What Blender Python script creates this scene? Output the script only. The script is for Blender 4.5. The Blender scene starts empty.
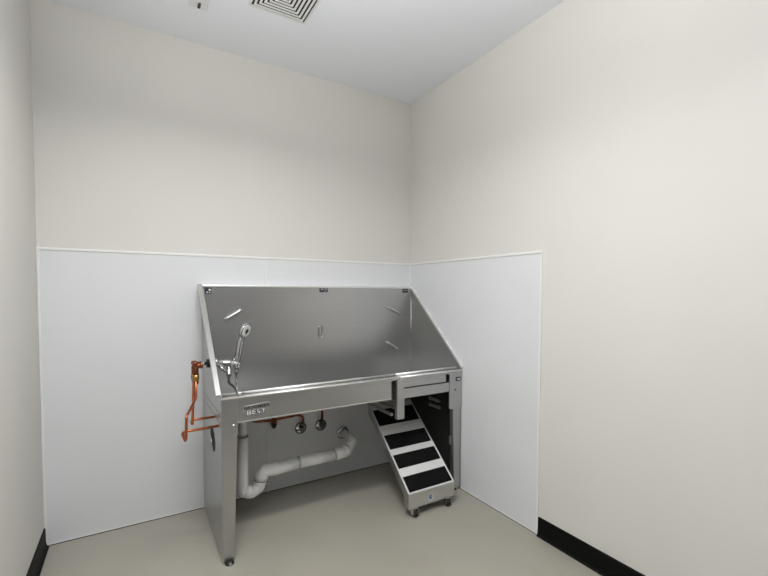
import bpy, bmesh, math, random
from mathutils import Vector, Matrix

random.seed(3)
scene = bpy.context.scene
COL = scene.collection
PI = math.pi
H, W = 2.74, 2.2535          # ceiling height, room width
PT, PD, SEAM = 1.5165, 1.2195, 1.115   # panel height, right panel depth, back seam

# ------------------------------------------------------------------ materials
def new_mat(name, col, rough=.5, metal=0.0, noise=None, bump=None, aniso=0.0, spec=None):
    m = bpy.data.materials.new(name); m.use_nodes = True
    nt = m.node_tree; b = nt.nodes['Principled BSDF']
    b.inputs['Base Color'].default_value = (*col, 1)
    b.inputs['Roughness'].default_value = rough
    b.inputs['Metallic'].default_value = metal
    if spec is not None: b.inputs['Specular IOR Level'].default_value = spec
    if aniso: b.inputs['Anisotropic'].default_value = aniso
    tc = nt.nodes.new('ShaderNodeTexCoord')
    if noise:                      # (scale xyz, amount, detail)
        sc, amt = noise
        mp = nt.nodes.new('ShaderNodeMapping'); mp.inputs['Scale'].default_value = sc
        n = nt.nodes.new('ShaderNodeTexNoise'); n.inputs['Scale'].default_value = 1; n.inputs['Detail'].default_value = 5
        r = nt.nodes.new('ShaderNodeMapRange')
        r.inputs['From Min'].default_value = .3; r.inputs['From Max'].default_value = .7
        r.inputs['To Min'].default_value = 1 - amt; r.inputs['To Max'].default_value = 1 + amt
        mx = nt.nodes.new('ShaderNodeVectorMath'); mx.operation = 'SCALE'
        mx.inputs[0].default_value = col
        nt.links.new(tc.outputs['Object'], mp.inputs['Vector'])
        nt.links.new(mp.outputs['Vector'], n.inputs['Vector'])
        nt.links.new(n.outputs['Fac'], r.inputs['Value'])
        nt.links.new(r.outputs['Result'], mx.inputs['Scale'])
        nt.links.new(mx.outputs['Vector'], b.inputs['Base Color'])
    if bump:                       # (scale xyz, strength, distance)
        sc, st, di = bump
        mp = nt.nodes.new('ShaderNodeMapping'); mp.inputs['Scale'].default_value = sc
        n = nt.nodes.new('ShaderNodeTexNoise'); n.inputs['Scale'].default_value = 1; n.inputs['Detail'].default_value = 3
        bp = nt.nodes.new('ShaderNodeBump'); bp.inputs['Strength'].default_value = st; bp.inputs['Distance'].default_value = di
        nt.links.new(tc.outputs['Object'], mp.inputs['Vector'])
        nt.links.new(mp.outputs['Vector'], n.inputs['Vector'])
        nt.links.new(n.outputs['Fac'], bp.inputs['Height'])
        nt.links.new(bp.outputs['Normal'], b.inputs['Normal'])
    return m

M = {}
M['paint'] = new_mat('wall_paint', (.70, .685, .647), .75, noise=((3, 3, 3), .012), bump=((260, 260, 260), .06, .002))
M['ceiling'] = new_mat('ceiling_paint', (.85, .875, .92), .9, bump=((200, 200, 200), .05, .002))
M['panel'] = new_mat('panel_white', (.74, .75, .77), .34, noise=((4, 4, 4), .01), bump=((55, 55, 55), .04, .003))
M['trim'] = new_mat('trim_white', (.82, .82, .80), .35)
M['floor'] = new_mat('floor_vinyl', (.355, .337, .287), .36, noise=((2.2, 2.2, 2.2), .05), bump=((90, 90, 90), .03, .002))
M['base'] = new_mat('baseboard_black', (.004, .004, .004), .55, spec=.12)
M['steel'] = new_mat('brushed_steel', (.50, .50, .495), .34, 1.0, noise=((2, 2, 90), .03), bump=((3, 3, 420), .05, .001))
M['steel_l'] = new_mat('bright_steel', (.68, .68, .67), .32, 1.0, noise=((2, 2, 90), .03))
M['steel_b'] = new_mat('highlight_steel', (.93, .93, .92), .42, 1.0)  # lighter steel, ceiling lamp highlight put into the base colour
M['steel_shade'] = new_mat('shaded_steel', (.045, .045, .045), .45, .6)  # the same steel in shadow, shade put into the base colour
M['dark'] = new_mat('black_plastic', (.012, .012, .012), .45)
M['void'] = new_mat('slot_dark', (.015, .016, .015), .7)
M['rubber'] = new_mat('black_rubber', (.010, .010, .010), .6)
M['grip'] = new_mat('grip_mat', (.006, .006, .006), .9, noise=((160, 160, 160), .45), bump=((300, 300, 300), .5, .003), spec=.12)
M['chrome'] = new_mat('chrome', (.60, .60, .61), .09, 1.0)
M['hosed'] = new_mat('dark_chrome_hose', (.12, .12, .12), .3, .8)
M['copper'] = new_mat('copper', (.50, .155, .068), .32, 1.0, noise=((30, 30, 30), .25))
M['copper_d'] = new_mat('tarnished_copper', (.30, .105, .055), .38, 1.0, noise=((40, 40, 40), .35))
M['brass'] = new_mat('brass', (.52, .33, .13), .32, 1.0, noise=((60, 60, 60), .3))
M['pvc'] = new_mat('pvc_white', (.78, .78, .77), .45)
M['sleeve'] = new_mat('vinyl_sleeve', (.93, .93, .92), .42, noise=((12, 12, 12), .03), bump=((26, 26, 26), .25, .006))
M['seam'] = new_mat('sleeve_seam', (.20, .20, .20), .6)
M['alu'] = new_mat('ramp_aluminium', (.70, .70, .69), .38, .55, noise=((4, 90, 4), .03))
M['ink'] = new_mat('dark_ink', (.03, .03, .035), .5)
M['white'] = new_mat('white_ink', (.85, .85, .85), .5)
M['blue'] = new_mat('blue_ink', (.05, .075, .32), .5)
M['vent'] = new_mat('vent_white', (.78, .78, .78), .5)
M['fixture'] = new_mat('fixture_white', (.60, .60, .60), .6)

# ------------------------------------------------------------------ geometry helpers
def BM(): return bmesh.new()

def box(bm, x0, x1, y0, y1, z0, z1, mi=0):
    v = [bm.verts.new(p) for p in ((x0,y0,z0),(x1,y0,z0),(x1,y1,z0),(x0,y1,z0),(x0,y0,z1),(x1,y0,z1),(x1,y1,z1),(x0,y1,z1))]
    for q in ((0,3,2,1),(4,5,6,7),(0,1,5,4),(1,2,6,5),(2,3,7,6),(3,0,4,7)):
        bm.faces.new([v[i] for i in q]).material_index = mi
    return v

def prism(bm, pts, d, mi=0):
    """closed planar polygon pts extruded by vector d"""
    d = Vector(d); a = [bm.verts.new(Vector(p)) for p in pts]; b = [bm.verts.new(Vector(p) + d) for p in pts]
    n = len(pts)
    fs = [bm.faces.new(a), bm.faces.new(list(reversed(b)))]
    for i in range(n): fs.append(bm.faces.new([a[(i+1) % n], a[i], b[i], b[(i+1) % n]]))
    for f in fs: f.material_index = mi

def rounded(pts, r, n=6):
    pts = [Vector(p) for p in pts]; out = [pts[0]]
    for i in range(1, len(pts) - 1):
        a, b, c = pts[i-1], pts[i], pts[i+1]
        u, v = (a - b), (c - b); lu, lv = u.length, v.length
        ang = u.angle(v)
        if ang > PI - .02: out.append(b); continue
        t = min(r / math.tan(ang / 2), lu * .49, lv * .49)
        p, q = b + u.normalized() * t, b + v.normalized() * t
        for k in range(n + 1):
            s = k / n
            out.append(p * (1-s)**2 + b * 2*s*(1-s) + q * s*s)
    out.append(pts[-1]); return out

def sweep(bm, pts, rad, n=14, cap=True, mi=0):
    pts = [Vector(p) for p in pts]
    if not isinstance(rad, (list, tuple)): rad = [rad] * len(pts)
    t0 = (pts[1] - pts[0]).normalized()
    u = t0.orthogonal().normalized(); rings = []
    for i, p in enumerate(pts):
        t = (pts[min(i+1, len(pts)-1)] - pts[max(i-1, 0)]).normalized()
        u = (u - t * u.dot(t)).normalized(); w = t.cross(u)
        rings.append([bm.verts.new(p + (u*math.cos(2*PI*k/n) + w*math.sin(2*PI*k/n)) * rad[i]) for k in range(n)])
    for a, b in zip(rings, rings[1:]):
        for k in range(n):
            f = bm.faces.new([a[k], a[(k+1) % n], b[(k+1) % n], b[k]]); f.smooth = True; f.material_index = mi
    if cap:
        for f in (bm.faces.new(list(reversed(rings[0]))), bm.faces.new(rings[-1])): f.material_index = mi

def lathe(bm, p0, d, prof, n=24, mi=0):
    """profile [(distance along d, radius)]"""
    p0 = Vector(p0); d = Vector(d).normalized()
    pr = []
    for a, r in prof:
        if pr and abs(pr[-1][0] - a) < 1e-7: a += 1e-5
        pr.append((a, max(r, 1e-4)))
    u = d.orthogonal().normalized(); w = d.cross(u)
    rings = [[bm.verts.new(p0 + d*a + (u*math.cos(2*PI*k/n) + w*math.sin(2*PI*k/n))*r) for k in range(n)] for a, r in pr]
    for i, (a, b) in enumerate(zip(rings, rings[1:])):
        for k in range(n):
            f = bm.faces.new([a[k], a[(k+1) % n], b[(k+1) % n], b[k]]); f.material_index = mi
            f.smooth = True
    for f in (bm.faces.new(list(reversed(rings[0]))), bm.faces.new(rings[-1])): f.material_index = mi

def sphere(bm, c, r, sc=(1,1,1), n=16):
    g = bmesh.ops.create_uvsphere(bm, u_segments=n, v_segments=n//2+2, radius=r)
    for v in g['verts']:
        v.co = Vector((v.co.x*sc[0], v.co.y*sc[1], v.co.z*sc[2])) + Vector(c)
        for f in v.link_faces: f.smooth = True

def worldloc(o):
    p = Vector((0, 0, 0))
    while o: p += Vector(o.location); o = o.parent
    return p

def obj(name, bm, mats, parent=None, bevel=0, seg=2, loc=None, label=None, fixn=True, solid=0):
    if fixn: bmesh.ops.recalc_face_normals(bm, faces=bm.faces[:])
    base = worldloc(parent) if parent else Vector((0,0,0))
    if loc is not None: origin = Vector(loc)
    elif parent:                                   # own origin: centre of its bounds
        c = [v.co for v in bm.verts]
        origin = Vector([(min(p[i] for p in c) + max(p[i] for p in c)) / 2 for i in range(3)])
    else: origin = Vector((0,0,0))
    bmesh.ops.translate(bm, verts=bm.verts[:], vec=-origin)
    me = bpy.data.meshes.new(name); bm.to_mesh(me); bm.free()
    o = bpy.data.objects.new(name, me); COL.objects.link(o)
    o.location = origin - base
    if parent: o.parent = parent
    for m in (mats if isinstance(mats, (list, tuple)) else [mats]): me.materials.append(m)
    if solid:
        s = o.modifiers.new('solid', 'SOLIDIFY'); s.thickness = solid; s.offset = 0
    if bevel:
        b = o.modifiers.new('bevel', 'BEVEL'); b.width = bevel; b.segments = seg; b.limit_method = 'ANGLE'; b.angle_limit = .6
        b.harden_normals = False
    if label: o['label'] = label
    return o

def thing(name, loc, label, cat, group=None):
    o = bpy.data.objects.new(name, None); COL.objects.link(o); o.location = loc
    o.empty_display_size = .05
    o['label'] = label; o['category'] = cat
    if group: o['group'] = group
    return o

def struct(name, bm, mats, parent=None, **k):
    o = obj(name, bm, mats, parent, **k)
    if not parent: o['kind'] = 'structure'
    return o

def dup(root, delta, label):
    r = root.copy(); COL.objects.link(r); r.location = Vector(root.location) + Vector(delta); r['label'] = label
    for ch in list(root.children):
        c = ch.copy(); COL.objects.link(c); c.parent = r
        for g in list(ch.children):
            d = g.copy(); COL.objects.link(d); d.parent = c
    return r

def text_bm(s, size, depth, M4, bold=0.0, wide=1.0, bm=None, mi=0):
    cu = bpy.data.curves.new('lettering', 'FONT'); cu.body = s; cu.size = size; cu.extrude = depth; cu.offset = bold
    cu.align_x = 'CENTER'; cu.align_y = 'CENTER'; cu.space_character = 1.05
    to = bpy.data.objects.new('lettering_tmp', cu); COL.objects.link(to)
    bpy.context.view_layer.update()
    me = bpy.data.meshes.new_from_object(to.evaluated_get(bpy.context.evaluated_depsgraph_get()))
    bpy.data.objects.remove(to); bpy.data.curves.remove(cu)
    bm = bm or BM(); n0 = len(bm.verts); f0 = len(bm.faces)
    bm.from_mesh(me); bpy.data.meshes.remove(me); bm.verts.ensure_lookup_table(); bm.faces.ensure_lookup_table()
    for v in bm.verts[n0:]: v.co = M4 @ Vector((v.co.x*wide, v.co.y, v.co.z))
    for f in bm.faces[f0:]: f.material_index = mi
    return bm

# ------------------------------------------------------------------ room shell
YF = -3.30
b = BM(); box(b, -W-.1, .1, YF-.1, .1, -.08, 0); struct('floor', b, M['floor'])
b = BM(); box(b, -W-.1, .1, YF-.1, .1, H, H+.08); struct('ceiling', b, M['ceiling'])
b = BM(); box(b, -W, 0, 0, .1, 0, H); wall_back = struct('wall_back', b, M['paint'])
b = BM(); box(b, -W-.1, -W, YF-.1, .1, 0, H); wall_left = struct('wall_left', b, M['paint'])
b = BM(); box(b, 0, .1, YF-.1, .1, 0, H); wall_right = struct('wall_right', b, M['paint'])
b = BM()                                           # front wall behind the camera, its opening widened to let in fill light
box(b, -W, -2.16, YF-.1, YF, 0, H); box(b, -.12, 0, YF-.1, YF, 0, H); box(b, -2.16, -.12, YF-.1, YF, 2.45, H)
struct('wall_front', b, M['paint'])

PTH = .004
b = BM(); box(b, -W+.006, -SEAM-.002, -PTH, 0, .004, PT-.004); obj('splash_panel', b, M['panel'], wall_back)
b = BM(); box(b, -SEAM+.002, -.004, -PTH, 0, .004, PT-.004); obj('splash_panel', b, M['panel'], wall_back)
b = BM(); box(b, -PTH, 0, -PD+.004, -.004, .004, PT-.004); obj('splash_panel', b, M['panel'], wall_right)
# panel mouldings
b = BM(); box(b, -W, 0, -.008, 0, PT-.007, PT+.006); obj('edge_trim', b, M['trim'], wall_back, bevel=.002)
b = BM(); box(b, -W, -W+.012, -.010, 0, .0, PT+.004); obj('edge_trim', b, M['trim'], wall_back, bevel=.002)
b = BM(); box(b, -SEAM-.005, -SEAM+.005, -.007, 0, .0, PT-.007); obj('seam_trim', b, M['trim'], wall_back, bevel=.002)
b = BM(); box(b, -W+.012, -.01, -.007, 0, .0045, .0095); obj('edge_trim', b, M['trim'], wall_back)
b = BM(); box(b, -W+.012, -.01, -.0065, 0, .0, .0045); obj('floor_joint', b, M['void'], wall_back)
b = BM(); box(b, -.010, 0, -.010, 0, 0, PT-.007); obj('corner_trim', b, M['trim'], wall_back, bevel=.002)
b = BM(); box(b, -.008, 0, -PD-.006, -.0, PT-.007, PT+.006); obj('edge_trim', b, M['trim'], wall_right, bevel=.002)
b = BM(); box(b, -.008, 0, -PD-.006, -PD+.006, 0, PT-.007); obj('edge_trim', b, M['trim'], wall_right, bevel=.002)
b = BM(); box(b, -.007, 0, -PD+.006, -.01, .004, .0085); obj('edge_trim', b, M['trim'], wall_right)
b = BM(); box(b, -.0065, 0, -PD+.006, -.01, 0, .004); obj('floor_joint', b, M['void'], wall_right)
# black cove base
def cove(name, x, s, y0, y1):
    pts = [(x, y0, 0), (x + s*.020, y0, 0), (x + s*.011, y0, .010), (x + s*.007, y0, .024), (x + s*.006, y0, .097), (x, y0, .101)]
    b = BM(); prism(b, pts, (0, y1-y0, 0)); struct(name, b, M['base'])
cove('baseboard_right', 0, -1, -PD-.007, YF)
cove('baseboard_left', -W, 1, -.012, YF)

# ------------------------------------------------------------------ dog washing tub
tub = thing('dog_washing_tub', (-.75, -.31, 0), 'stainless steel dog washing tub with high back splash and sloped sides in the corner', 'wash tub')
S, SL, SB = M['steel'], M['steel_l'], M['steel_b']
XL, XR = -1.500, -.009      # outer faces of the sides
YB, YFR = -.012, -.615
ZR, ZT = .800, 1.341        # rim, top of back splash
# back splash
b = BM(); box(b, XL+.004, XR-.003, -.040, -.034, .60, ZT-.004); obj('back_panel', b, S, tub)
b = BM(); box(b, XL, XR, -.046, YB, ZT-.012, ZT+.002); obj('top_flange', b, SB, tub, bevel=.003)

def side_poly(x, hole=False):
    pts = [(x, YB, .006), (x, YFR+.002, .006), (x, YFR+.002, ZR+.006), (x, -.035, ZT-.004), (x, YB, ZT)]
    if not hole: return pts
    return pts
def sheet_with_hole(bm, x, t, outer, hole):
    """flat sheet in the yz plane with an oval hole, thickness t towards +x"""
    vo = [bm.verts.new((x, p[1], p[2])) for p in outer]; vh = [bm.verts.new((x, p[0], p[1])) for p in hole]
    eds = [bm.edges.new((vo[i], vo[(i+1) % len(vo)])) for i in range(len(vo))]
    eds += [bm.edges.new((vh[i], vh[(i+1) % len(vh)])) for i in range(len(vh))]
    g = bmesh.ops.triangle_fill(bm, use_beauty=True, use_dissolve=False, edges=eds)
    fs = [f for f in g['geom'] if isinstance(f, bmesh.types.BMFace)]
    e = bmesh.ops.extrude_face_region(bm, geom=fs)
    bmesh.ops.translate(bm, verts=[v for v in e['geom'] if isinstance(v, bmesh.types.BMVert)], vec=(t, 0, 0))
hole = []
for k in range(20):                                     # slim oval hand hole
    a = 2*PI*k/20; c, s = math.cos(a), math.sin(a)
    hole.append((-.362 + .080*c + .012*s, .532 + .062*s))
b = BM(); sheet_with_hole(b, XL, .004, side_poly(XL), hole); obj('side_panel', b, S, tub)
b = BM(); prism(b, side_poly(XR-.004), (.004, 0, 0)); obj('side_panel', b, S, tub)
b = BM(); lathe(b, (XL+.006, -.357, .532), (1, 0, 0), [(0, .095), (.003, .095)], n=28); obj('hole_backing', b, M['void'], tub)
# fold lines on the outer left side
b = BM()
for z in (.715, .672): box(b, XL-.004, XL+.001, YFR+.03, -.06, z-.0025, z+.0025)
obj('side_fold', b, S, tub)
# sloped flanges
def slope_flange(x0, x1, mat, lift=.0):
    y0, z0, y1, z1 = YFR-.004, ZR+.012, -.030, ZT
    n = Vector((0, -(z1-z0), (y1-y0))).normalized()
    n = Vector((0, n.y, n.z)) if n.z > 0 else -n
    a, c = Vector((x0, y0, z0)), Vector((x0, y1, z1))
    b = BM(); prism(b, [a - n*.006, c - n*.006, c + n*.010, a + n*.010], (x1-x0, 0, 0))
    return obj('side_flange', b, mat, tub, bevel=.002)
slope_flange(XL-.024, XL+.001, SL)
slope_flange(XR-.010, XR+.003, SB)
for xx in (XL+.007, XR-.007):
    b = BM(); sweep(b, [(xx, -.0415, .63), (xx, -.0415, ZT-.012)], .0022, 8); obj('corner_seam', b, S, tub)
# basin
prof = [(-.597, .795), (-.588, .70), (-.36, .640), (-.042, .632)]
b = BM()
va = [b.verts.new((XL+.006, y, z)) for y, z in prof]; vb = [b.verts.new((XR-.006, y, z)) for y, z in prof]
for i in range(3): b.faces.new([va[i], va[i+1], vb[i+1], vb[i]])
obj('basin', b, S, tub, solid=.003)
# rim in two lengths (left of the gate post, gate)
def rim(x0, x1):
    b = BM()
    P = [(-.619, .780), (-.619, .793), (-.570, .797), (-.556, .797), (-.556, .785), (-.605, .785), (-.607, .780)]
    prism(b, [(x0, y, z) for y, z in P], (x1-x0, 0, 0))
    for yy, zz, rr in ((-.6165, .7955, .0055), (-.5625, .8035, .0065)):
        sweep(b, [(x0, yy, zz), (x1, yy, zz)], rr, 10, mi=1)
    return b
obj('rim', rim(XL+.001, -.4955), [S, SB], tub)
obj('rim', rim(-.4915, XR), [S, SB], tub)
# front apron, gate and post
b = BM(); box(b, -1.43, -.549, -.613, -.600, .674, .786); obj('apron', b, S, tub, bevel=.004)
b = BM(); box(b, -1.43, -.549, -.6145, -.607, .668, .677); obj('apron_hem', b, SL, tub, bevel=.003)
b = BM(); box(b, -.556, -.515, -.598, -.590, .66, .786); obj('post_recess', b, M['steel_shade'], tub)  # strip beside the post, shade of the recess painted in
b = BM(); box(b, -.521, -.467, -.628, -.598, .545, .786); obj('gate_post', b, S, tub, bevel=.004)
b = BM(); box(b, -.466, -.137, -.612, -.600, .729, .786); obj('gate_panel', b, S, tub, bevel=.003)
b = BM(); box(b, -.466, -.114, -.617, -.590, .664, .7235); obj('gate_rail', b, S, tub, bevel=.004)
b = BM(); box(b, -.466, -.110, -.599, -.592, .70, .786); obj('gate_slot', b, M['void'], tub)
# front legs
b = BM(); prism(b, [(XL, YFR-.001, .786), (-1.4245, YFR-.001, .786), (-1.4245, YFR-.001, .66), (-1.4465, YFR-.001, .005), (XL+.002, YFR-.001, .005)], (0, .035, 0))
obj('leg', b, S, tub, bevel=.003)
b = BM(); prism(b, [(-.076, YFR+.006, .60), (XR, YFR+.006, .60), (XR, YFR+.006, .012), (-.062, YFR+.006, .012)], (0, .035, 0))
obj('leg', b, S, tub, bevel=.003)
b = BM(); prism(b, [(-.114, YFR-.003, .787), (XR, YFR-.003, .787), (XR, YFR-.003, .555), (-.076, YFR-.003, .540), (-.114, YFR-.003, .552)], (0, .010, 0))
obj('corner_plate', b, S, tub, bevel=.002)
# rear legs, the right one with shade put into its colour
for x0, x1 in ((XL+.006, XL+.046), (XR-.046, XR-.006)):
    b = BM(); box(b, x0, x1, -.050, -.014, .022, .63); obj('leg', b, S if x0 < -1 else M['steel_shade'], tub, bevel=.003)
# feet
for x, y in ((-1.471, -.624), (-.036, -.590), (-1.473, -.034), (-.036, -.034)):
    b = BM(); lathe(b, (x, y, 0), (0, 0, 1), [(0, .021), (.005, .022), (.010, .019), (.014, .012)], n=18)
    f = obj('foot', b, M['rubber'], tub)
    b = BM(); lathe(b, (x, y-.018, .007), (0, -1, .35), [(0, .0075), (.006, .0075)], n=8); obj('bolt_head', b, SL, f)
# hardware on the front
b = BM(); lathe(b, (-1.443, YFR-.001, .660), (0, -1, 0), [(0, .010), (.003, .010), (.007, .005)], n=16); obj('bolt', b, M['chrome'], tub)
b = BM(); box(b, -.062, -.022, YFR-.006, YFR-.003, .727, .753); lt = obj('latch', b, M['ink'], tub, bevel=.002)
b = BM(); box(b, -.056, -.028, YFR-.010, YFR-.006, .734, .746); obj('latch_tab', b, SL, lt, bevel=.002)
b = BM(); lathe(b, (-.066, YFR-.003, .672), (0, -1, 0), [(0, .005), (.004, .004)], n=12); obj('bolt', b, M['ink'], tub)
# name plate
cx, cz = -1.335, .725
b = BM()
def oval_chain(pts, r, y0, y1):  # rounded plate outline built as a prism
    prism(b, [(x, y0, z) for x, z in pts], (0, y1-y0, 0))
out = []
for (px, pz, a0, a1, r) in ((-1.390, .714, 90, 270, .015), (-1.292, .716, -90, 0, .014), (-1.281, .742, 0, 90, .014), (-1.385, .736, 90, 180, .012)):
    for k in range(7):
        a = math.radians(a0 + (a1-a0)*k/6); out.append((px + r*math.cos(a), pz + r*math.sin(a)))
oval_chain(out, 0, YFR-.0045, YFR+.0025)
plate = obj('name_plate', b, M['steel'], tub, bevel=.001, label='small metal maker plate')
RX = Matrix.Rotation(PI/2, 4, 'X')
def at(x, y, z, rz=0): return Matrix.Translation((x, y, z)) @ RX @ Matrix.Rotation(rz, 4, 'Z')
b = text_bm("GROOMER'S", .0175, .0006, at(cx, YFR-.0052, .7395, .02), bold=.0006, wide=1.22); obj('lettering', b, M['ink'], plate, fixn=False, label='dark upper lettering')
b = text_bm('BEST', .0295, .0005, at(cx-.003, YFR-.0050, .7150), bold=.0022, wide=1.45); obj('lettering', b, M['ink'], plate, fixn=False, label='lettering outline')
b = text_bm('BEST', .0295, .0006, at(cx-.003, YFR-.0058, .7150), bold=-.0002, wide=1.45); obj('lettering', b, M['white'], plate, fixn=False, label='white lower lettering')
# tether loops on the back splash
def loop(p, q, off=.018, r=.0068):
    p, q = Vector(p), Vector(q); o = Vector((0, -off, 0))
    b = BM(); sweep(b, rounded([p, p+o, q+o, q], .010, 5), r, 10); obj('tether_loop', b, SL, tub)
loop((-1.373, -.040, 1.138), (-1.285, -.040, 1.191))
loop((-.236, -.040, 1.192), (-.140, -.040, 1.146))
loop((-.235, -.040, .931), (-.146, -.040, .880))
b = BM()
ring = [(-.761 + .0135*math.cos(a), -.046, (1.062 if math.sin(a) >= 0 else 1.006) + .012*math.sin(a)) for a in [2*PI*k/20 for k in range(20)]]
ring = ring + [ring[0]]
sweep(b, ring, .0048, 8, cap=False); obj('tether_loop', b, M['chrome'], tub)
# printed stickers along the top of the back splash
def sticker(x0, x1, z0, z1, blobs):
    b = BM(); box(b, x0, x1, -.0425, -.0395, z0, z1)
    for (u0, u1, v0, v1) in blobs:
        box(b, x0+(x1-x0)*u0, x0+(x1-x0)*u1, -.0432, -.0420, z0+(z1-z0)*v0, z0+(z1-z0)*v1, 1)
    obj('sticker', b, [M['ink'], M['fixture']], tub)
sticker(-1.484, -1.449, 1.290, 1.326, [(.55, .90, .50, .80), (.18, .45, .14, .38), (.60, .85, .18, .34)])
sticker(-.768, -.708, 1.300, 1.327, [(.18, .48, .62, .80), (.64, .88, .68, .88), (.60, .75, .22, .38)])
sticker(-.096, -.048, 1.298, 1.327, [(.2, .75, .55, .66)])
# underside: ramp rails, sheet coloured as shade behind the ramp bay, light tabs
b = BM(); box(b, -.548, -.528, -.600, -.06, .566, .582); obj('ramp_rail', b, S, tub, bevel=.003)
b = BM(); box(b, -.500, -.484, -.600, -.06, .590, .604); obj('ramp_rail', b, S, tub, bevel=.003)
b = BM(); box(b, XR-.010, XR-.005, -.57, -.016, .02, .622); obj('inner_shade', b, M['steel_shade'], tub, label='inner face of the right side, shade put into its dark colour')
for z, y0, y1 in ((.545, -.42, -.30), (.500, -.42, -.30)):
    b = BM(); box(b, XR-.030, XR-.010, y0, y1, z-.012, z+.012); obj('ramp_bracket', b, S, tub, bevel=.004)
b = BM(); box(b, -.080, -.072, -.59, -.575, .30, .36); obj('leg_clip', b, SL, tub, bevel=.003)

# ------------------------------------------------------------------ shower mixer through the left side
mx = thing('shower_mixer', (XL, -.40, .937), 'chrome shower mixer with lever fixed through the left side of the tub', 'mixer tap')
C = M['chrome']
b = BM(); lathe(b, (XL-.001, -.40, .937), (-1, 0, 0), [(0, .027), (.010, .027), (.012, .022), (.030, .022)], n=20); obj('wall_gasket', b, M['dark'], mx)
b = BM(); lathe(b, (XL-.031, -.40, .937), (-1, 0, 0), [(0, .008), (.030, .008)], n=16); obj('inlet_spindle', b, C, mx)
b = BM(); sweep(b, [(XL+.0045, -.40, .939), (XL+.022, -.40, .938), (XL+.023, -.40, .938), (-1.445, -.40, .932), (-1.44, -.40, .932), (-1.410, -.40, .925), (-1.39, -.40, .921)], [.021, .021, .013, .013, .017, .017, .012], 18)
obj('mixer_body', b, C, mx)
b = BM(); sweep(b, rounded([(-1.478, -.405, .930), (-1.462, -.425, .912), (-1.446, -.440, .893)], .01), [.009]*3 + [.008]*5 + [.006], 12); obj('lever', b, C, mx)
b = BM(); lathe(b, (-1.423, -.40, .925), (0, 0, -1), [(0, .011), (.045, .011), (.047, .014), (.062, .014), (.064, .009), (.075, .009)], n=16); obj('outlet', b, C, mx)
b = BM(); sweep(b, [(-1.410, -.40, .930), (-1.392, -.40, .945), (-1.382, -.40, .955)], [.009, .008, .006], 10)
lathe(b, (-1.383, -.40, .895), (.10, 0, 1), [(0, .015), (.004, .018), (.034, .018), (.038, .015)], n=18); obj('handset_holder', b, C, mx)
hs = thing('hand_shower', (-1.38, -.40, .9), 'chrome hand shower resting upright in the holder, its hose looping into the tub', 'shower head')
ax = [(-1.386, -.40, .872), (-1.382, -.40, .90), (-1.378, -.40, .95), (-1.371, -.402, .995), (-1.364, -.405, 1.035), (-1.356, -.410, 1.065), (-1.348, -.416, 1.085)]
b = BM(); sweep(b, ax, [.010, .012, .016, .0175, .0165, .013, .014], 16); obj('handle', b, C, hs)
hd = Vector((.62, -.62, -.30)).normalized(); hc = Vector((-1.343, -.405, 1.098))
b = BM(); lathe(b, hc - hd*.018, hd, [(0, .013), (.006, .031), (.016, .042), (.027, .044), (.031, .042)], n=28); head = obj('head', b, C, hs)
b = BM(); lathe(b, hc + hd*.0125, hd, [(0, .035), (.002, .035), (.003, .032)], n=24)
lathe(b, hc + hd*.0155, hd, [(0, .013), (.002, .012)], n=16, mi=1); obj('spray_face', b, [M['trim'], M['ink']], head)
b = BM(); sweep(b, rounded([(-1.386, -.40, .872), (-1.400, -.49, .838), (-1.414, -.556, .822), (-1.414, -.580, .8070), (-1.404, -.582, .8070), (-1.39, -.582, .807)], .02), .0075, 12)
obj('hose', b, M['chrome'], hs)
hp = []
A0, A1, A2, A3 = Vector((-1.423, -.40, .852)), Vector((-1.430, -.41, .80)), Vector((-1.425, -.52, .86)), Vector((-1.416, -.578, .8065))
for k in range(25):
    t = k/24; hp.append(A0*(1-t)**3 + A1*3*t*(1-t)**2 + A2*3*t*t*(1-t) + A3*t**3)
b = BM(); sweep(b, hp, .0062, 12); obj('hose', b, M['hosed'], hs)

# ------------------------------------------------------------------ copper supply pipes outside the left side
K = M['copper']
def riser(label, fit, pts, r=.0062, name='copper_pipe'):
    t = thing(name, pts[-1], label, 'pipe')
    b = BM(); sweep(b, rounded(pts, .018, 6), r, 12); obj('pipe', b, K, t)
    f = Vector(fit)
    b = BM(); sweep(b, rounded([f + Vector((.026, 0, .0)), f, f + Vector((0, 0, -.05))], .014, 6), .0135, 14)
    lathe(b, f + Vector((0, 0, .005)), (0, 0, 1), [(0, .015), (.012, .014), (.016, .008)], n=14)
    lathe(b, f + Vector((.020, 0, 0)), (1, 0, 0), [(0, .016), (.012, .016)], n=8)
    obj('elbow_fitting', b, M['copper_d'], t, label='tarnished elbow fitting')
    b = BM(); lathe(b, f + Vector((0, 0, -.045)), (0, 0, -1), [(0, .015), (.010, .0165), (.026, .0165), (.030, .013), (.044, .013), (.048, .010)], n=8); obj('nut', b, M['brass'], t)
    return t
riser('copper pipe jogging outward then running low through the tub side, nearer one of the pair', (-1.587, -.445, .937),
      [(-1.587, -.445, .90), (-1.590, -.470, .785), (-1.650, -.640, .745), (-1.655, -.650, .628), (-1.665, -.578, .657), (-1.503, -.578, .661)])
riser('straight copper pipe dropping behind the jogged one, entering the tub side higher', (-1.588, -.395, .934),
      [(-1.588, -.395, .90), (-1.594, -.42, .85), (-1.611, -.492, .655), (-1.612, -.459, .674), (-1.503, -.459, .674)])

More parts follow.
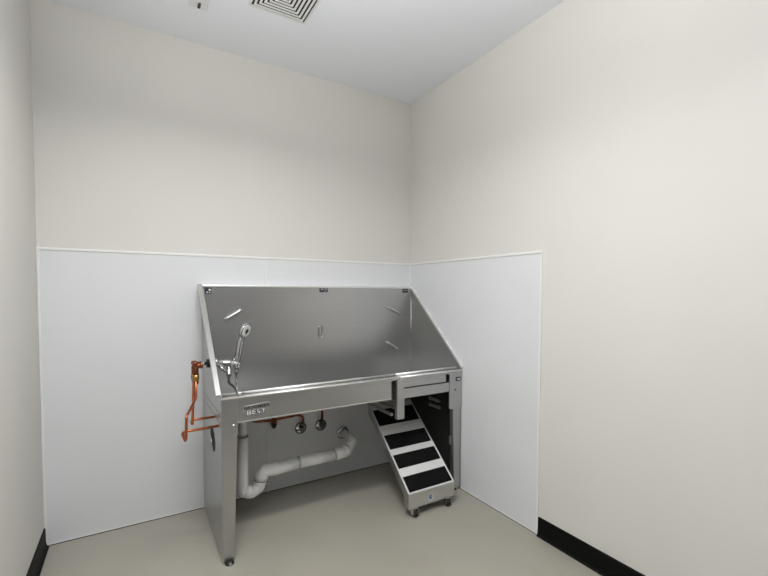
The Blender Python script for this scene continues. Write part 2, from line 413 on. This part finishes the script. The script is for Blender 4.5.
# ------------------------------------------------------------------ plumbing under the tub
def valve(x, z, label):
    t = thing('shutoff_valve', (x, -PTH, z), label, 'valve', 'shutoff valves on the wall under the tub')
    y = -PTH
    b = BM(); lathe(b, (x, y, z), (0, -1, 0), [(0, .037), (.003, .037), (.004, .034), (.006, .030), (.007, .020), (.010, .012)], n=28); es = obj('escutcheon', b, C, t)
    b = BM(); sweep(b, [(x + .0365*math.cos(2*PI*k/28), y-.004, z + .0365*math.sin(2*PI*k/28)) for k in range(29)], .0035, 8, cap=False); obj('gasket_ring', b, M['dark'], es)
    b = BM(); lathe(b, (x, y-.010, z), (0, -1, 0), [(0, .011), (.022, .011), (.024, .015), (.034, .015)], n=16)
    lathe(b, (x, y-.026, z), (0, 0, 1), [(0, .009), (.018, .009), (.020, .012), (.032, .012)], n=8)
    obj('valve_body', b, M['hosed'], t)
    b = BM(); n = 28
    pts = [(x + (.018 + .0035*math.cos(5*a))*math.cos(a), y-.038, z + (.016 + .003*math.cos(5*a))*math.sin(a)) for a in [2*PI*k/n for k in range(n)]]
    prism(b, pts, (0, -.009, 0)); obj('handle', b, M['hosed'], t, bevel=.002)
    return t
v1, v2 = (-.892, .386), (-.747, .383)
valve(*v1, 'round chrome shutoff valve left of its twin, under the fitting')
valve(*v2, 'round chrome shutoff valve nearer the drain outlet, below a vertical copper pipe')
yv = -PTH - .026
t = thing('supply_pipe', (-1.07, yv, .47), 'bent copper pipe under the tub with a dark fitting, ending at the left valve', 'pipe')
b = BM(); sweep(b, rounded([(-1.30, yv, .52), (-1.19, yv, .482), (-1.09, yv, .474), (-.93, yv, .484), (-.884, yv, .474), (-.884, yv, .415)], .03, 6), .0080, 12); obj('pipe', b, M['copper_d'], t)
b = BM(); lathe(b, (-1.080, yv, .505), (0, 0, -1), [(0, .014), (.035, .016), (.036, .019), (.052, .019)], n=12); fit = obj('pipe_fitting', b, M['copper_d'], t)
b = BM(); lathe(b, (-1.080, yv, .452), (0, 0, -1), [(0, .018), (.012, .018), (.020, .013), (.030, .010)], n=12); obj('fitting_cap', b, M['dark'], fit)
t = thing('supply_pipe', (-.747, yv, .5), 'short vertical copper pipe rising from the right valve to the tub', 'pipe')
b = BM(); sweep(b, [(-.747, yv, .412), (-.747, yv, .60)], .0080, 12); obj('pipe', b, M['copper_d'], t)

dr = thing('drain_pipe', (-1.333, -.30, .2), 'white insulated drain pipe with trap running from the tub to the wall', 'drain pipe')
yd, R1 = -.29, .029
b = BM(); sweep(b, [(-1.333, yd, .635), (-1.333, yd, .48)], .0215, 18); obj('tailpiece', b, M['pvc'], dr)
def sleeve(pts, r=R1, rr=.06):
    b = BM(); P = rounded(pts, rr, 10); sweep(b, P, [r*(1 + .025*math.sin(i*1.7)) for i in range(len(P))], 20); return obj('insulation_sleeve', b, M['sleeve'], dr)
sleeve([(-1.333, yd, .492), (-1.334, yd, .34), (-1.334, yd, .178), (-1.312, yd, .162), (-1.285, yd, .170)], rr=.03)
sleeve([(-1.325, yd, .176), (-1.290, yd, .160), (-1.246, yd, .180), (-1.232, yd, .236)], r=.033, rr=.03)
sleeve([(-1.236, yd, .220), (-1.222, yd, .274), (-1.130, yd+.015, .260), (-.990, yd+.06, .250)], r=.0355, rr=.06)
sleeve([(-.990, yd+.06, .250), (-.740, -.205, .2375)], r=.0365)
sleeve([(-.740, -.205, .2375), (-.665, -.198, .240), (-.628, -.192, .250)], r=.0375, rr=.05)
sleeve([(-.635, -.193, .247), (-.582, -.170, .294), (-.579, -.105, .300)], r=.031, rr=.045)
for p, q, r in (((-.990, yd+.06, .250), (-.740, -.205, .2375), .0378), ((-.740, -.205, .2375), (-.665, -.198, .240), .0390), ((-.634, -.193, .248), (-.600, -.185, .272), .036), ((-1.236, yd, .220), (-1.231, yd, .245), .0372)):
    p, q = Vector(p), Vector(q); d = (q-p).normalized()
    b = BM(); lathe(b, p - d*.002, d, [(0, r), (.0035, r)], n=22); obj('sleeve_seam', b, M['seam'], dr)
b = BM(); lathe(b, (-1.333, yd, .489), (0, 0, 1), [(0, .0302), (.005, .0302)], n=20); obj('sleeve_seam', b, M['seam'], dr)
b = BM(); lathe(b, (-.580, -.004, .301), (0, -1, 0), [(0, .046), (.004, .046), (.012, .036), (.014, .027)], n=28); obj('wall_flange', b, C, dr)
b = BM(); lathe(b, (-.577, -.012, .301), (0, -1, -.0), [(0, .024), (.105, .024)], n=20); obj('wall_stub', b, M['pvc'], dr)

# ------------------------------------------------------------------ slide-out ramp
ramp = thing('dog_ramp', (-.343, -.45, 0), 'aluminium pet ramp with black grip pads sliding out below the tub', 'ramp')
x0, x1 = -.513, -.172
sl = .850
def zr(y): return .142 + (.74 + y)*sl
AL = M['alu']
side = [(-.74, zr(-.74)), (-.74, .054), (-.700, .054), (-.690, zr(-.69)-.062), (-.262, zr(-.262)-.062), (-.262, zr(-.262))]
for xx in (x0, x1-.003):
    b = BM(); prism(b, [(xx, y, z) for y, z in side], (.003, 0, 0)); obj('side_rail', b, S, ramp)
b = BM(); prism(b, [(x0+.003, y, z) for y, z in ((-.738, zr(-.738)-.0005), (-.264, zr(-.264)-.0005), (-.264, zr(-.264)-.018), (-.738, zr(-.738)-.018))], (x1-x0-.006, 0, 0)); obj('deck', b, AL, ramp)
b = BM(); box(b, x0+.002, x1-.002, -.7425, -.732, .054, zr(-.74)-.002); fp = obj('front_panel', b, SL, ramp, bevel=.0015)
# paw badge
ec = Vector((-.357, -.7430, .0925))
b = BM(); lathe(b, ec, (0, -1, 0), [(0, .023), (.0008, .023)], n=28)
for (dx, dz, r) in ((0, -.006, .0085), (-.0115, .002, .0042), (-.0045, .0095, .0044), (.0045, .0095, .0044), (.0115, .002, .0042)):
    lathe(b, ec + Vector((dx, -.0007, dz)), (0, -1, 0), [(0, r), (.0006, r)], n=12, mi=1)
obj('paw_badge', b, [M['fixture'], M['blue']], fp, label='round blue paw badge')
for ya, yb in ((-.733, -.661), (-.619, -.552), (-.520, -.446), (-.390, -.300)):
    b = BM(); prism(b, [(x0+.0125, y, z) for y, z in ((ya, zr(ya)-.005), (yb, zr(yb)-.005), (yb, zr(yb)+.002), (ya, zr(ya)+.002))], (x1-x0-.025, 0, 0)); obj('grip_pad', b, M['grip'], ramp)
for xx in (x0+.045, x1-.052):
    for yy, zt in ((-.737, .056),):
        b = BM(); box(b, xx-.019, xx+.019, yy-.016, yy+.020, zt-.004, zt-.0025)
        for s in (-1, 1): box(b, xx+s*.017-.002, xx+s*.017+.002, yy-.012, yy+.016, .018, zt-.003)
        cs = obj('caster', b, M['chrome'], ramp, label='small swivel caster')
        b = BM(); lathe(b, (xx-.012, yy, .0225), (1, 0, 0), [(0, .019), (.003, .0225), (.021, .0225), (.024, .019)], n=24)
        lathe(b, (xx-.0142, yy, .0225), (1, 0, 0), [(0, .009), (.0284, .009)], n=14, mi=1)
        obj('wheel', b, [M['rubber'], M['fixture']], cs)

# ------------------------------------------------------------------ ceiling items
vx, vy, hw = -1.180, -.643, .149
vt = thing('ceiling_vent', (vx, vy, H), 'square white ceiling air diffuser with concentric louvres', 'vent')
b = BM(); box(b, vx-hw+.004, vx+hw-.004, vy-hw+.004, vy+hw-.004, H-.003, H-.0005); obj('backing', b, M['void'], vt)
def sq_ring(h0, w, zb, zt, tilt=.0):
    b = BM()
    prof = [(h0, zb), (h0, zb+.003), (h0-w, zt+.003), (h0-w, zt)]
    vs = [[b.verts.new((vx + sx*h, vy + sy*h, z)) for h, z in prof] for sx, sy in ((1,1),(-1,1),(-1,-1),(1,-1))]
    for i in range(4):
        a, c = vs[i], vs[(i+1) % 4]
        for k in range(4): b.faces.new([a[k], a[(k+1) % 4], c[(k+1) % 4], c[k]])
    return b
obj('frame', sq_ring(hw, .012, H-.007, H-.007), M['vent'], vt)
for k in range(6):
    h = hw - .022 - k*.0205
    obj('louvre', sq_ring(h, .0105, H-.010, H-.010), M['vent'], vt)
fx = thing('ceiling_sensor', (-1.537, -.36, H), 'small pale ceiling plate with a black slot left of the air vent', 'ceiling fitting')
b = BM(); box(b, -1.585, -1.497, -.440, -.335, H-.006, H); obj('plate', b, M['vent'], fx, bevel=.002)
b = BM(); box(b, -1.5445, -1.5315, -.383, -.345, H-.012, H-.0055); obj('sensor_eye', b, M['ink'], fx, bevel=.002)

# ------------------------------------------------------------------ light
def area(name, loc, sx, sy, power, col=(1, .995, .985), rot=(0, 0, 0)):
    l = bpy.data.lights.new(name, 'AREA'); l.shape = 'RECTANGLE'; l.size = sx; l.size_y = sy; l.energy = power; l.color = col
    o = bpy.data.objects.new(name, l); COL.objects.link(o); o.location = loc; o.rotation_euler = rot
    return o
lamp = area('ceiling_lamp', (-1.52, -1.62, H-.03), .70, .10, 23); lamp.data.spread = math.radians(150)
bounce = area('bounce_fill', (-1.74, -2.15, 1.90), .5, .5, 36, rot=(math.radians(176), math.radians(6), 0)); bounce.data.spread = math.radians(150)  # added fill lamp, unseen, aimed up to brighten the ceiling
w = bpy.data.worlds.new('world'); scene.world = w; w.use_nodes = True
w.node_tree.nodes['Background'].inputs['Color'].default_value = (1, 1, 1, 1)
w.node_tree.nodes['Background'].inputs['Strength'].default_value = 0.16

# ------------------------------------------------------------------ camera
cx_, cy_, cz_, yaw, pitch, roll, f, sy = -1.8452, -2.6745, 1.3025, .5420, -.0374, .0026, 416.41, 19.71
fw = Vector((math.sin(yaw)*math.cos(pitch), math.cos(yaw)*math.cos(pitch), math.sin(pitch)))
r = Vector((math.cos(yaw), -math.sin(yaw), 0)); u = r.cross(fw)
r2 = r*math.cos(roll) + u*math.sin(roll); u2 = -r*math.sin(roll) + u*math.cos(roll)
cam = bpy.data.cameras.new('camera'); cam.sensor_width = 36; cam.lens = 36*f/768; cam.shift_y = sy/768; cam.clip_start = .02
co = bpy.data.objects.new('camera', cam); COL.objects.link(co)
mw = Matrix((r2, u2, -fw)).transposed().to_4x4(); mw.translation = (cx_, cy_, cz_); co.matrix_world = mw
scene.camera = co
scene.view_settings.view_transform = 'Standard'
scene.view_settings.look = 'None'
scene.view_settings.exposure = 0
